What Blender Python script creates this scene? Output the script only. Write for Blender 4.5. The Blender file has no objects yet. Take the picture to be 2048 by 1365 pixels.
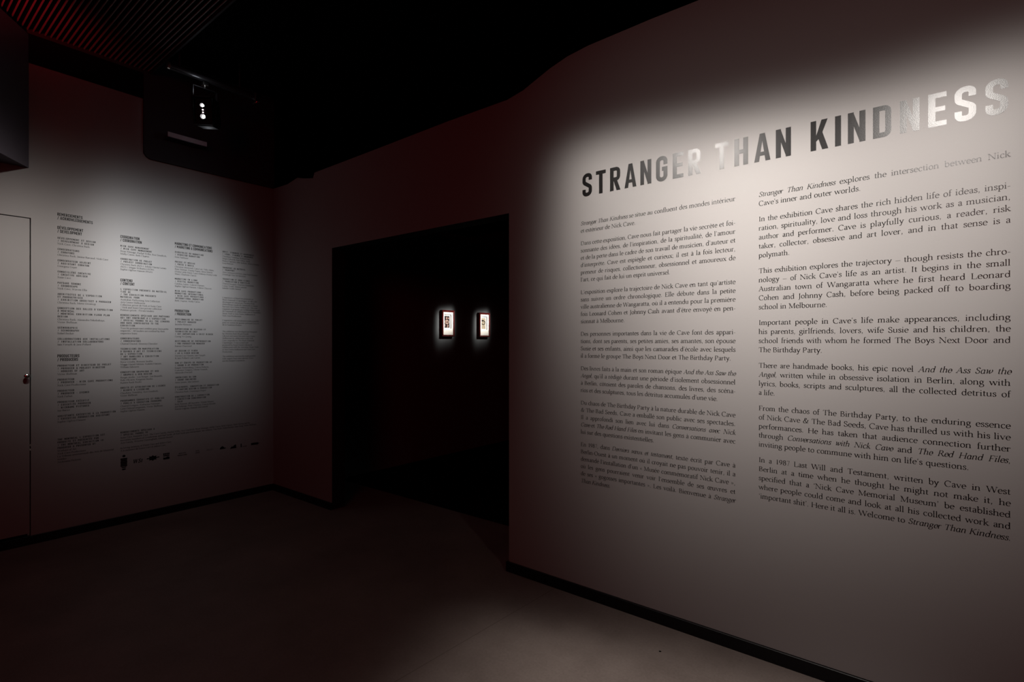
import bpy, bmesh, math, random
from mathutils import Vector, Matrix

# ---------------------------------------------------------------- camera, world, lights, exposure
SC = bpy.context.scene
COL = SC.collection
EYE = 1.35                      # camera height (m)
YAW = math.radians(38.28)       # turned left, towards the corner of the two walls
WY = 2.4227                     # face of the long text wall (plane y = WY)
WX = -4.714                     # face of the credits wall (plane x = WX)

cam_d = bpy.data.cameras.new('camera')
cam_d.sensor_width = 36.0
cam_d.lens = 36.0 * 1046.6 / 2048.0
cam_d.shift_y = 4.5 / 2048.0
cam_d.clip_start = 0.02
cam = bpy.data.objects.new('camera', cam_d)
cam.location = (0, 0, EYE)
cam.rotation_euler = (math.pi / 2, 0, YAW)
COL.objects.link(cam)
SC.camera = cam

world = bpy.data.worlds.new('world')
SC.world = world
world.use_nodes = True
bg = world.node_tree.nodes['Background']
bg.inputs[0].default_value = (0.012, 0.0012, 0.0016, 1)
bg.inputs[1].default_value = 0.02

SC.view_settings.view_transform = 'Standard'
SC.view_settings.look = 'None'
SC.view_settings.gamma = 1
SC.view_settings.use_curve_mapping = False
SC.view_settings.exposure = 0.0


def spot(name, loc, aim, watts, deg, blend, color=(1, 1, 1), radius=0.04, beam=None, stray=0.04, top=4.0):
    """beam = (sideways, upward, downward) spread of a soft-edged lens, in degrees; stray = weak wide scatter,
    top = hardness of the upper edge"""
    d = bpy.data.lights.new(name, 'SPOT')
    d.energy = watts
    d.spot_size = math.radians(deg)
    d.spot_blend = blend
    d.color = color
    d.shadow_soft_size = radius
    if beam:
        d.use_nodes = True
        nt = d.node_tree
        em = nt.nodes['Emission']

        def M(op, a, b=None):
            n = nt.nodes.new('ShaderNodeMath')
            n.operation = op
            for i, v in enumerate((a, b)):
                if v is None:
                    continue
                if isinstance(v, (int, float)):
                    n.inputs[i].default_value = v
                else:
                    nt.links.new(v, n.inputs[i])
            return n.outputs[0]
        tc = nt.nodes.new('ShaderNodeTexCoord')
        sp = nt.nodes.new('ShaderNodeSeparateXYZ')
        nt.links.new(tc.outputs['Normal'], sp.inputs[0])
        z = M('ABSOLUTE', sp.outputs['Z'])
        sx, su, sd = (math.tan(math.radians(v)) for v in beam)
        x = M('DIVIDE', M('DIVIDE', sp.outputs['X'], z), sx)
        y = M('MULTIPLY', M('DIVIDE', sp.outputs['Y'], z), 1.0)
        up = M('POWER', M('DIVIDE', M('MAXIMUM', y, 0.0), su), top)
        dn = M('DIVIDE', M('MINIMUM', y, 0.0), sd)
        e = M('ADD', M('POWER', M('ABSOLUTE', x), 4.0), M('ADD', up, M('MULTIPLY', M('MULTIPLY', dn, dn), 0.5)))
        core = M('EXPONENT', M('MULTIPLY', e, -1.0))
        r2 = M('ADD', M('MULTIPLY', x, x), M('MULTIPLY', M('DIVIDE', y, sx), M('DIVIDE', y, sx)))
        halo = M('MULTIPLY', M('EXPONENT', M('MULTIPLY', r2, -0.55)), stray)
        nt.links.new(M('ADD', core, halo), em.inputs['Strength'])
    o = bpy.data.objects.new(name, d)
    o.location = loc
    o.rotation_euler = (Vector(aim) - Vector(loc)).to_track_quat('-Z', 'Y').to_euler()
    COL.objects.link(o)
    return o


WARM = (1.0, 0.93, 0.87)
COOL = (0.93, 0.97, 1.0)
# two track spots on the long text wall, one on the credits wall
spot('text_wall_spot', (-1.46, 0.30, 3.05), (-0.92, WY, 1.99), 810, 120, 0.3, WARM, 0.06, (15, 8.5, 12.3))
spot('text_wall_spot', (0.17, -0.05, 3.05), (-0.27, WY, 1.85), 1300, 120, 0.3, WARM, 0.06, (15, 8.5, 11))
# added fill spot, brightening the floor along the foot of the wall
spot('floor_fill', (-0.35, 0.50, 3.0), (-0.70, 1.70, 0.0), 555, 120, 0.3, WARM, 0.05, (14.5, 8.6, 7), 0.0)
# weak unseen spot further right, grazing past the doorway on to the floor
spot('floor_graze', (1.75, 0.27, 2.95), (-2.3, 2.3, 0.0), 39, 120, 0.3, WARM, 0.04, (20, 10, 10), 0.0)
spot('credits_wall_spot', (-2.9, 0.70, 3.15), (WX, 0.90, 1.77), 400, 120, 0.3, WARM, 0.04, (14, 12, 8), 0.03, 2.0)
spot('credits_wall_spot', (-2.9, 1.40, 3.15), (WX, 1.56, 1.77), 735, 120, 0.3, COOL, 0.04, (14, 12, 8), 0.03, 2.0)
# added point lights beside the hanging stage spotlight, brightening its pipe and the tray
for name, loc, watts in (('lamp_fill', (-4.11, 1.60, 3.235), 0.25), ('lamp_fill', (-4.33, 1.72, 2.96), 0.2)):
    fill = bpy.data.lights.new(name, 'POINT')
    fill.energy = watts
    fill.color = (0.88, 0.92, 1.0)
    fill.shadow_soft_size = 0.012
    lo = bpy.data.objects.new(name, fill)
    lo.location = loc
    COL.objects.link(lo)
# red stage light: a broad wash from behind the camera and a small lamp under the slatted ceiling panel
red = bpy.data.lights.new('red_wash', 'AREA')
red.energy = 30.0
red.color = (1.0, 0.015, 0.03)
red.shape = 'DISK'
red.size = 1.6
ro = bpy.data.objects.new('red_wash', red)
ro.location = (0.6, -2.9, 2.6)
ro.rotation_euler = (Vector((-3.2, 2.4, 1.9)) - Vector(ro.location)).to_track_quat('-Z', 'Y').to_euler()
COL.objects.link(ro)
spot('red_slat_lamp', (-3.2, -0.2, 2.75), (-4.45, 0.50, 3.46), 150, 100, 1.0, (1.0, 0.012, 0.03), 0.05, (15, 20, 5), 0.01)


# ---------------------------------------------------------------- materials
def nmat(name):
    m = bpy.data.materials.new(name)
    m.use_nodes = True
    nt = m.node_tree
    return m, nt, nt.nodes['Principled BSDF']


def plain(name, col, rough=0.6, spec=0.3, metal=0.0):
    m, nt, b = nmat(name)
    b.inputs['Base Color'].default_value = (*col, 1)
    b.inputs['Roughness'].default_value = rough
    b.inputs['Specular IOR Level'].default_value = spec
    b.inputs['Metallic'].default_value = metal
    return m


def noise_bump(nt, b, scale, strength, dist, detail=2.0):
    tc = nt.nodes.new('ShaderNodeTexCoord')
    n = nt.nodes.new('ShaderNodeTexNoise')
    n.inputs['Scale'].default_value = scale
    n.inputs['Detail'].default_value = detail
    bp = nt.nodes.new('ShaderNodeBump')
    bp.inputs['Strength'].default_value = strength
    bp.inputs['Distance'].default_value = dist
    nt.links.new(tc.outputs['Object'], n.inputs['Vector'])
    nt.links.new(n.outputs['Fac'], bp.inputs['Height'])
    nt.links.new(bp.outputs['Normal'], b.inputs['Normal'])
    return tc, n


def wall_paint(name, col):
    m, nt, b = nmat(name)
    b.inputs['Base Color'].default_value = (*col, 1)
    b.inputs['Roughness'].default_value = 0.62
    b.inputs['Specular IOR Level'].default_value = 0.15
    noise_bump(nt, b, 420.0, 0.12, 0.001)
    return m


M_WALL = wall_paint('grey_white_wall_paint', (0.110, 0.106, 0.104))
M_BLACK = plain('black_paint', (0.006, 0.006, 0.007), 0.8, 0.1)
M_VOID = plain('black_cloth', (0.0025, 0.0025, 0.003), 1.0, 0.0)
M_SOFT = plain('black_board', (0.012, 0.011, 0.013), 0.7, 0.15)
M_BASE = plain('black_skirting', (0.002, 0.002, 0.0022), 0.4, 0.16)
M_SLAT = plain('dark_slats', (0.12, 0.11, 0.11), 0.6, 0.2)
M_BULK = plain('dark_grey_paint', (0.065, 0.056, 0.068), 0.6, 0.2)
M_METAL = plain('black_lamp_metal', (0.02, 0.02, 0.022), 0.32, 0.5, 0.6)
M_STEEL = plain('polished_steel', (0.55, 0.54, 0.52), 0.22, 0.5, 1.0)
M_GAP = plain('dark_door_gap', (0.004, 0.004, 0.004), 0.9, 0.0)
M_EDGE = plain('bare_board_edge', (0.50, 0.46, 0.42), 0.7, 0.2)


def vinyl():
    m, nt, b = nmat('black_satin_vinyl')
    b.inputs['Base Color'].default_value = (0.0027, 0.0024, 0.0024, 1)
    b.inputs['Roughness'].default_value = 0.275
    b.inputs['Specular IOR Level'].default_value = 0.085
    noise_bump(nt, b, 300.0, 0.10, 0.001)
    return m


M_VINYL = vinyl()


def floor_mat():
    m, nt, b = nmat('sealed_concrete')
    tc = nt.nodes.new('ShaderNodeTexCoord')
    n1 = nt.nodes.new('ShaderNodeTexNoise')
    n1.inputs['Scale'].default_value = 2.6
    n1.inputs['Detail'].default_value = 8
    n1.inputs['Roughness'].default_value = 0.62
    n2 = nt.nodes.new('ShaderNodeTexNoise')
    n2.inputs['Scale'].default_value = 90
    n2.inputs['Detail'].default_value = 3
    r = nt.nodes.new('ShaderNodeValToRGB')
    r.color_ramp.elements[0].position = 0.30
    r.color_ramp.elements[0].color = (0.086, 0.068, 0.060, 1)
    r.color_ramp.elements[1].position = 0.72
    r.color_ramp.elements[1].color = (0.134, 0.110, 0.099, 1)
    mx = nt.nodes.new('ShaderNodeMixRGB')
    mx.blend_type = 'MULTIPLY'
    mx.inputs[0].default_value = 0.35
    nt.links.new(tc.outputs['Object'], n1.inputs['Vector'])
    nt.links.new(tc.outputs['Object'], n2.inputs['Vector'])
    nt.links.new(n1.outputs['Fac'], r.inputs['Fac'])
    nt.links.new(r.outputs['Color'], mx.inputs[1])
    nt.links.new(n2.outputs['Fac'], mx.inputs[2])
    nt.links.new(mx.outputs['Color'], b.inputs['Base Color'])
    b.inputs['Roughness'].default_value = 0.62
    b.inputs['Specular IOR Level'].default_value = 0.25
    bp = nt.nodes.new('ShaderNodeBump')
    bp.inputs['Strength'].default_value = 0.08
    bp.inputs['Distance'].default_value = 0.002
    nt.links.new(n2.outputs['Fac'], bp.inputs['Height'])
    nt.links.new(bp.outputs['Normal'], b.inputs['Normal'])
    return m


M_FLOOR = floor_mat()
M_SEAM = plain('floor_seam', (0.076, 0.062, 0.055), 0.8, 0.1)
M_DARKFLOOR = plain('black_back_floor', (0.004, 0.0035, 0.0035), 1.0, 0.0)  # even near-black floor for the room beyond the doorway


def mahogany():
    m, nt, b = nmat('mahogany')
    tc = nt.nodes.new('ShaderNodeTexCoord')
    w = nt.nodes.new('ShaderNodeTexWave')
    w.inputs['Scale'].default_value = 30
    w.inputs['Distortion'].default_value = 6
    r = nt.nodes.new('ShaderNodeValToRGB')
    r.color_ramp.elements[0].color = (0.030, 0.0008, 0.0005, 1)
    r.color_ramp.elements[1].color = (0.062, 0.0016, 0.0009, 1)
    nt.links.new(tc.outputs['Object'], w.inputs['Vector'])
    nt.links.new(w.outputs['Fac'], r.inputs['Fac'])
    nt.links.new(r.outputs['Color'], b.inputs['Base Color'])
    b.inputs['Roughness'].default_value = 0.5
    b.inputs['Specular IOR Level'].default_value = 0.12
    return m


M_MAHOG = mahogany()
M_MAT = plain('cream_mount_card', (0.48, 0.455, 0.41), 0.8, 0.1)


def emit(name, col, s):
    m, nt, b = nmat(name)
    b.inputs['Base Color'].default_value = (*col, 1)
    b.inputs['Emission Color'].default_value = (*col, 1)
    b.inputs['Emission Strength'].default_value = s
    return m


M_LENS = emit('lit_lens', (1.0, 0.97, 0.95), 60)

# ---------------------------------------------------------------- object helpers
def link(name, me, mats, parent=None):
    o = bpy.data.objects.new(name, me)
    for m in (mats if isinstance(mats, (list, tuple)) else [mats]):
        me.materials.append(m)
    COL.objects.link(o)
    if parent:
        o.parent = parent
    return o


def tag(o, label, cat, group=None):
    o['label'] = label
    o['category'] = cat
    if group:
        o['group'] = group
    return o


def thing(name, label, cat, loc=(0, 0, 0), group=None):
    o = bpy.data.objects.new(name, None)
    o.empty_display_size = 0.1
    o.location = loc
    COL.objects.link(o)
    return tag(o, label, cat, group)


def struct(o):
    o['kind'] = 'structure'
    return o


def bm_mesh(name, bm):
    me = bpy.data.meshes.new(name)
    bm.normal_update()
    bm.to_mesh(me)
    bm.free()
    return me


def add_box(bm, a, b, bevel=0.0):
    r = bmesh.ops.create_cube(bm, size=1.0)
    vs = r['verts']
    for v in vs:
        v.co = Vector([(a[i] + b[i]) / 2 + v.co[i] * (b[i] - a[i]) for i in range(3)])
    if bevel:
        es = list({e for v in vs for e in v.link_edges})
        bmesh.ops.bevel(bm, geom=es, offset=bevel, segments=2, affect='EDGES')


def add_cyl(bm, p, q, r1, r2=None, seg=24, caps=True):
    p, q = Vector(p), Vector(q)
    d = q - p
    rot = d.to_track_quat('Z', 'Y').to_matrix().to_4x4()
    mt = Matrix.Translation((p + q) / 2) @ rot
    bmesh.ops.create_cone(bm, cap_ends=caps, segments=seg, radius1=r1, radius2=r1 if r2 is None else r2,
                          depth=d.length, matrix=mt)


def add_prism(bm, poly, a, b, axis):
    """poly: 2-D outline; extruded from a to b along axis ('x','y','z')."""
    def P(u, v, w):
        return {'x': (w, u, v), 'y': (u, w, v), 'z': (u, v, w)}[axis]
    lo = [bm.verts.new(P(u, v, a)) for u, v in poly]
    hi = [bm.verts.new(P(u, v, b)) for u, v in poly]
    n = len(poly)
    fs = [bm.faces.new(lo), bm.faces.new(hi[::-1])]
    for i in range(n):
        fs.append(bm.faces.new((lo[i], hi[i], hi[(i + 1) % n], lo[(i + 1) % n])))
    bmesh.ops.recalc_face_normals(bm, faces=fs)
    bmesh.ops.triangulate(bm, faces=fs[:2])
    return fs


def box_obj(name, a, b, mat, parent=None, bevel=0.0):
    bm = bmesh.new()
    add_box(bm, a, b, bevel)
    return link(name, bm_mesh(name, bm), mat, parent)

# ---------------------------------------------------------------- lettering: glyphs drawn with pen strokes
# SERIF glyphs, em = 1000.  V x y0 y1 stem | l/h polyline thick/hair | c bezier chain | e arc cx cy rx ry a0 a1
# b/t bottom/top slab serif x y | f flag serif x y | d dot x y r | p filled polygon
SERIF = {
 'a': (405, "c 80 345 95 410 150 438 205 438 275 438 298 395 298 320;V 298 70 330;c 298 90 298 25 335 12 390 35;c 298 262 175 245 78 205 78 108 78 40 118 6 165 6 220 6 270 45 298 95"),
 'b': (485, "V 92 15 720;f 92 720;e 250 217 158 222 -155 150"),
 'c': (405, "e 230 218 165 222 48 318;d 335 362 36"),
 'd': (500, "V 392 30 720;f 392 720;e 232 217 160 222 25 335;h 392 22 460 22"),
 'e': (415, "e 220 218 165 222 5 318;h 62 252 380 252"),
 'f': (285, "V 122 0 560;b 122 0;c 122 540 122 690 180 725 258 708;d 275 682 34;h 35 425 245 425"),
 'g': (445, "e 200 290 128 148 0 360;h 300 405 425 425;c 125 165 62 118 72 72 160 66 300 58 385 35 385 -62 385 -165 285 -232 185 -232 75 -232 28 -185 36 -122 45 -55 110 -20 165 0"),
 'h': (510, "V 92 0 720;f 92 720;b 92 0;c 100 335 150 410 195 438 262 438 345 438 382 390 382 305;V 382 0 315;b 382 0"),
 'i': (240, "V 105 0 425;f 105 440;b 105 0;d 105 615 46"),
 'j': (235, "V 118 -90 425;f 118 440;c 118 -70 118 -190 60 -238 -15 -222;d 118 615 46"),
 'k': (475, "V 92 0 720;f 92 720;b 92 0;h 105 195 335 425;t 345 440;l 195 265 385 10;b 400 0"),
 'l': (240, "V 105 0 720;f 105 720;b 105 0"),
 'm': (765, "V 92 0 425;f 92 440;b 92 0;c 100 335 145 410 190 438 250 438 325 438 358 390 358 305;V 358 0 315;b 358 0;c 366 335 411 410 456 438 516 438 595 438 630 390 630 305;V 630 0 315;b 630 0"),
 'n': (510, "V 92 0 425;f 92 440;b 92 0;c 100 335 150 410 195 438 262 438 345 438 382 390 382 305;V 382 0 315;b 382 0"),
 'o': (470, "e 235 218 168 222 0 360"),
 'p': (490, "V 95 -240 425;f 95 440;b 95 -240;e 252 217 160 222 -150 150"),
 'q': (490, "V 395 -240 430;b 395 -240;e 232 217 160 222 25 335"),
 'r': (345, "V 92 0 425;f 92 440;b 92 0;c 100 325 135 395 185 438 250 432;d 285 395 40"),
 's': (345, "c 275 345 268 405 225 438 175 438 108 438 72 402 72 348 72 235 282 245 282 110 282 40 230 2 168 2 105 2 62 30 52 105"),
 't': (290, "V 118 75 545;c 118 95 118 20 165 0 255 38;h 20 424 255 424"),
 'u': (505, "V 92 125 425;f 92 440;c 92 150 92 45 140 6 200 6 280 6 340 55 378 105;V 378 20 425;f 378 440;h 378 18 445 18"),
 'v': (455, "l 62 432 232 10;h 232 5 385 430;t 70 440;t 385 440"),
 'w': (690, "l 55 432 215 10;h 215 5 345 430;l 345 432 490 10;h 490 5 625 430;t 62 440;t 342 440;t 622 440"),
 'x': (450, "l 75 430 375 8;h 75 8 365 430;t 80 440;t 365 440;b 75 0;b 380 0"),
 'y': (455, "l 62 432 242 15;c 390 430 215 -40 175 -175 110 -240 35 -210;t 70 440;t 390 440"),
 'z': (400, "h 62 385 62 423 340 423;l 335 420 65 18;h 55 17 345 17 360 70"),
 '\u0153': (690, "e 215 218 150 222 0 360;e 495 218 150 222 5 318;h 350 252 640 252"),
 'A': (650, "h 75 8 315 640;l 315 650 548 8;h 165 230 440 230;b 78 0;b 555 0"),
 'B': (570, "V 120 0 650;h 48 637 250 637;c 230 637 350 645 410 590 410 500 410 400 320 345 200 345;c 200 345 370 345 478 300 478 178 478 50 380 13 230 13;h 48 13 250 13"),
 'C': (640, "e 350 325 285 335 42 318;h 562 640 562 470"),
 'D': (715, "V 120 0 650;h 48 637 260 637;c 250 637 480 645 632 520 632 325 632 130 480 8 250 13;h 48 13 260 13"),
 'E': (560, "V 120 0 650;h 48 637 470 637 475 500;h 120 335 355 335;h 355 400 355 270;h 48 13 490 13 515 155"),
 'F': (520, "V 120 0 650;b 120 0;h 48 637 460 637 468 500;h 120 325 345 325;h 345 390 345 260"),
 'G': (700, "e 350 325 285 335 42 300;V 560 45 275;t 560 285;h 562 640 562 480"),
 'H': (730, "V 120 0 650;V 605 0 650;t 120 650;b 120 0;t 605 650;b 605 0;h 120 335 605 335"),
 'I': (305, "V 150 0 650;t 150 650;b 150 0"),
 'J': (310, "V 175 0 650;t 175 650;c 175 20 175 -120 100 -190 15 -165"),
 'K': (650, "V 120 0 650;t 120 650;b 120 0;h 130 315 480 640;l 240 405 565 8;t 495 650;b 580 0"),
 'L': (545, "V 120 0 650;t 120 650;h 48 13 480 13 505 170"),
 'M': (855, "V 705 0 650;h 135 0 135 645;l 140 650 420 25;h 420 15 700 645;b 135 0;b 705 0;t 110 650;t 730 650"),
 'N': (730, "h 120 0 120 645;l 115 650 600 5;h 605 5 605 650;b 120 0;t 605 650;t 95 650"),
 'O': (715, "e 357 325 288 335 0 360"),
 'P': (550, "V 120 0 650;b 120 0;h 48 637 250 637;c 230 637 380 645 455 580 455 480 455 370 360 290 170 300"),
 'Q': (715, "e 357 325 288 335 0 360;l 370 -5 660 -150"),
 'R': (625, "V 120 0 650;b 120 0;h 48 637 250 637;c 230 637 370 645 435 580 435 485 435 380 350 320 170 325;l 290 325 560 8;b 585 0"),
 'S': (470, "c 375 515 362 600 300 653 222 653 130 653 82 590 82 512 82 330 395 360 395 165 395 50 310 -4 222 -4 125 -4 75 50 62 165"),
 'T': (600, "V 300 0 650;b 300 0;h 42 490 52 637 548 637 558 490"),
 'U': (690, "V 125 170 650;t 125 650;c 125 190 125 40 225 0 345 0 475 0 568 60 568 205;h 568 190 568 650;t 568 650"),
 'V': (640, "l 72 645 325 5;h 325 0 570 645;t 80 650;t 570 650"),
 'W': (915, "l 62 645 265 5;h 265 0 460 645;l 460 645 655 5;h 655 0 845 645;t 70 650;t 455 650;t 845 650"),
 'Y': (610, "l 62 645 300 300;h 305 300 535 645;V 305 0 310;b 305 0;t 75 650;t 535 650"),
 'Z': (560, "h 62 520 75 637 480 637;l 480 637 65 15;h 55 13 480 13 510 150"),
 '1': (400, "V 205 0 630;b 205 0;h 110 560 205 625"),
 '7': (420, "l 60 610 370 610;h 370 610 170 0;h 170 0 210 0"),
 '8': (450, "e 225 480 120 150 0 360;e 225 165 150 165 0 360"),
 '9': (450, "e 220 420 150 200 0 360;c 368 420 370 190 260 40 110 0"),
 '.': (225, "d 100 36 46"), ',': (225, "d 100 36 44;h 132 25 70 -120"),
 ';': (235, "d 105 400 44;d 105 36 44;h 137 25 75 -120"), ':': (235, "d 105 400 44;d 105 36 44"),
 '\u2019': (210, "d 98 625 44;h 130 615 70 480"), '\u2018': (210, "d 110 510 44;h 78 520 140 655"),
 "'": (210, "d 98 625 44;h 130 615 70 480"),
 '-': (290, "k 36 40 205 250 205"), '\u2013': (520, "k 30 20 215 500 215"),
 '\u00ab': (400, "k 40 190 350 80 215 190 80;k 40 335 350 225 215 335 80"),
 '\u00bb': (400, "k 40 65 350 175 215 65 80;k 40 210 350 320 215 210 80"),
 '&': (740, "c 655 80 560 -20 500 20 440 90 340 215 235 380 235 510 235 600 285 650 340 650 400 650 435 605 435 545 435 420 90 380 90 175 90 60 170 0 275 0 440 0 590 170 610 390;h 520 400 700 400"),
 '/': (340, "k 34 40 -120 300 700"),
 '(': (300, "e 270 250 180 430 125 235"), ')': (300, "e 30 250 180 430 -55 55"),
}
ACC = {'\u00e9': ('e', "k 40 195 510 285 660"), '\u00e8': ('e', "k 40 260 510 165 660"), '\u00ea': ('e', "k 30 110 520 215 645 320 520"),
       '\u00e0': ('a', "k 40 235 510 140 660"), '\u00f9': ('u', "k 40 280 510 185 660"), '\u00f4': ('o', "k 30 130 520 235 645 340 520")}
ACC.update({'\u00e2': ('a', "k 30 100 520 195 645 300 520"), '\u00c0': ('A', "k 40 340 690 240 800"), '\u00c9': ('E', "k 40 250 690 350 800"),
            '\u00e7': ('c', "k 30 225 -5 250 -90 150 -140")})
for _k, (_b, _s) in ACC.items():
    SERIF[_k] = (SERIF[_b][0], SERIF[_b][1] + ';' + _s)
ITAL = dict(SERIF)
ITAL['a'] = (470, "e 215 217 150 222 30 340;V 360 60 438;c 360 80 360 10 395 0 450 60")
ITAL['v'] = (420, "c 40 400 90 445 120 430 130 330 150 10;c 150 10 290 120 370 260 360 380 310 435")
ITAL['w'] = (640, "c 40 400 90 445 120 430 130 330 150 10;h 150 10 330 430;l 330 430 350 10;c 350 10 490 120 580 260 560 380 510 435")
ITAL['e'] = (385, "e 215 218 155 222 -20 318;h 70 205 350 275")
ITAL['y'] = ITAL['v']
# SANS: condensed capitals, cap height 100.  r rect x0 y0 x1 y1 | p polygon | q rounded stroke w x y r ...
SANS = {
 'S': (48, "q 16.5 39.7 70 0 39.7 92.5 15 8.3 92.5 15 8.3 60 11 39.7 40 11 39.7 7.5 15 8.3 7.5 15 8.3 30 0"),
 'T': (48, "r 0 84 48 100;r 15.5 0 32.5 84"),
 'R': (48, "r 0 0 17 100;q 15.5 16 92.2 0 39.7 92.2 13 39.7 49 13 16 49 0;p 17 42 34 42 49 0 31 0"),
 'A': (54, "p 0 0 16.5 0 28 80 27 100 18.5 100;p 54 0 37.5 0 26 80 27 100 35.5 100;r 12 20 42 34"),
 'N': (48, "r 0 0 16.5 100;r 31.5 0 48 100;p 2 100 15 100 46 0 33 0"),
 'G': (48, "q 16.5 39.7 66 0 39.7 92.5 15 8.3 92.5 15 8.3 7.5 15 39.7 7.5 15 39.7 49 0 25 49 0"),
 'E': (43, "r 0 0 17 100;r 17 85 43 100;r 17 44 40 58;r 17 0 43 15"),
 'H': (48, "r 0 0 17 100;r 31 0 48 100;r 17 43 31 58"),
 'K': (51, "r 0 0 16.5 100;p 13 38 32 100 50 100 29 42 17 30;p 19 52 33 64 52 0 34 0"),
 'I': (17, "r 0 0 17 100"),
 'D': (48, "r 0 0 17 100;q 15.5 16 92.2 0 39.7 92.2 15 39.7 7.8 15 16 7.8 0"),
 'B': (48, "r 0 0 16 100;q 14 15 93 0 39 93 11 39 52 11 15 52 0;q 14 15 50 0 40 50 11 40 7 11 15 7 0"),
 'C': (48, "q 16.5 39.7 66 0 39.7 92.5 15 8.3 92.5 15 8.3 7.5 15 39.7 7.5 15 39.7 34 0"),
 'F': (43, "r 0 0 17 100;r 17 85 43 100;r 17 43 40 57"),
 'J': (44, "q 16 35 100 0 35 7.5 14 8 7.5 14 8 30 0"),
 'L': (42, "r 0 0 17 100;r 17 0 42 15"),
 'M': (60, "r 0 0 15 100;r 45 0 60 100;p 2 100 15 100 37 30 30 20 24 30;p 58 100 45 100 23 30 30 20 36 30"),
 'O': (48, "q 16.5 24 92.5 0 39.7 92.5 15 39.7 7.5 15 8.3 7.5 15 8.3 92.5 15 24 92.5 0"),
 'P': (48, "r 0 0 17 100;q 15.5 16 92.2 0 39.7 92.2 13 39.7 47 13 16 47 0"),
 'Q': (48, "q 16.5 24 92.5 0 39.7 92.5 15 39.7 7.5 15 8.3 7.5 15 8.3 92.5 15 24 92.5 0;p 24 18 34 22 50 -6 38 -10"),
 'U': (48, "q 16.5 8.3 100 0 8.3 7.5 15 39.7 7.5 15 39.7 100 0"),
 'V': (52, "p 0 100 17 100 29 20 28 0 19 0;p 52 100 35 100 23 20 24 0 33 0"),
 'W': (72, "p 0 100 15 100 24 18 22 0 13 0;p 36 100 29 80 13 0 25 0 38 80;p 36 100 43 80 59 0 47 0 34 80;p 72 100 57 100 48 18 50 0 59 0"),
 'X': (50, "p 0 100 17 100 50 0 33 0;p 50 100 33 100 0 0 17 0"),
 'Y': (52, "p 0 100 17 100 33 45 19 45;p 52 100 35 100 19 45 33 45;r 17.5 0 34.5 48"),
 'Z': (46, "r 2 85 45 100;r 1 0 45 15;p 27 85 45 85 19 15 1 15"),
 '&': (50, "q 13 40 66 0 34 93 11 10 93 11 12 64 9 34 44 9 8 40 13 8 7 13 36 7 11 44 44 0;p 22 60 36 60 50 0 36 0"),
 '/': (38, "p 0 -4 13 -4 38 104 25 104"), '-': (30, "r 2 40 28 54"), ',': (18, "p 2 -16 9 -16 16 14 2 14"),
 '.': (18, "r 1 0 16 16"), "'": (18, "p 3 68 10 68 15 100 2 100"), '\u2019': (18, "p 3 68 10 68 15 100 2 100"),
}
for _k, _b, _s in (('\u00c9', 'E', "p 12 106 22 106 36 124 22 124"), ('\u00c8', 'E', "p 34 106 24 106 10 124 24 124"),
                   ('\u00c0', 'A', "p 40 106 30 106 16 124 30 124"), ('\u00ca', 'E', "p 8 106 18 106 22 114 26 106 36 106 27 124 17 124")):
    SANS[_k] = (SANS[_b][0], SANS[_b][1] + ';' + _s)
SANS['\u0152'] = (70, SANS['O'][1] + ';r 34 0 48 100;r 48 85 70 100;r 48 44 67 58;r 48 0 70 15')

NIB_A, NIB_B, NIB_T = 45.0, 19.0, math.radians(14)
HAIR = 18.0


def nib(dx, dy):
    a = math.atan2(dy, dx)
    return math.hypot(NIB_A * math.sin(a - NIB_T), NIB_B * math.cos(a - NIB_T))


def ribbon(pts, wfun):
    """stroke -> (verts, quads) with mitred joints"""
    n = len(pts)
    dirs = []
    for i in range(n - 1):
        dx, dy = pts[i + 1][0] - pts[i][0], pts[i + 1][1] - pts[i][1]
        L = math.hypot(dx, dy) or 1e-6
        dirs.append((dx / L, dy / L))
    vs = []
    for i in range(n):
        d0 = dirs[max(i - 1, 0)]
        d1 = dirs[min(i, n - 2)]
        nx, ny = -(d0[1] + d1[1]), d0[0] + d1[0]
        L = math.hypot(nx, ny) or 1e-6
        nx, ny = nx / L, ny / L
        k = max(0.45, nx * -d0[1] + ny * d0[0])
        w = (wfun(*d0) + wfun(*d1)) / 2 / k
        vs.append((pts[i][0] + nx * w, pts[i][1] + ny * w))
        vs.append((pts[i][0] - nx * w, pts[i][1] - ny * w))
    return vs, [(2 * i, 2 * i + 1, 2 * i + 3, 2 * i + 2) for i in range(n - 1)]


def bez(p, seg):
    out = [p[0]]
    if len(p) % 3 == 1:
        for i in range(0, len(p) - 1, 3):
            a, b, c, d = p[i:i + 4]
            for k in range(1, seg + 1):
                t = k / seg
                u = 1 - t
                out.append(tuple(u * u * u * a[j] + 3 * u * u * t * b[j] + 3 * u * t * t * c[j] + t * t * t * d[j] for j in (0, 1)))
        return out
    # any other count: smooth curve through the points
    n = len(p)
    for i in range(n - 1):
        a, b, c, d = p[max(i - 1, 0)], p[i], p[i + 1], p[min(i + 2, n - 1)]
        for k in range(1, seg + 1):
            t = k / seg
            out.append(tuple(0.5 * (2 * b[j] + (c[j] - a[j]) * t + (2 * a[j] - 5 * b[j] + 4 * c[j] - d[j]) * t * t +
                                    (3 * b[j] - a[j] - 3 * c[j] + d[j]) * t ** 3) for j in (0, 1)))
    return out


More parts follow.
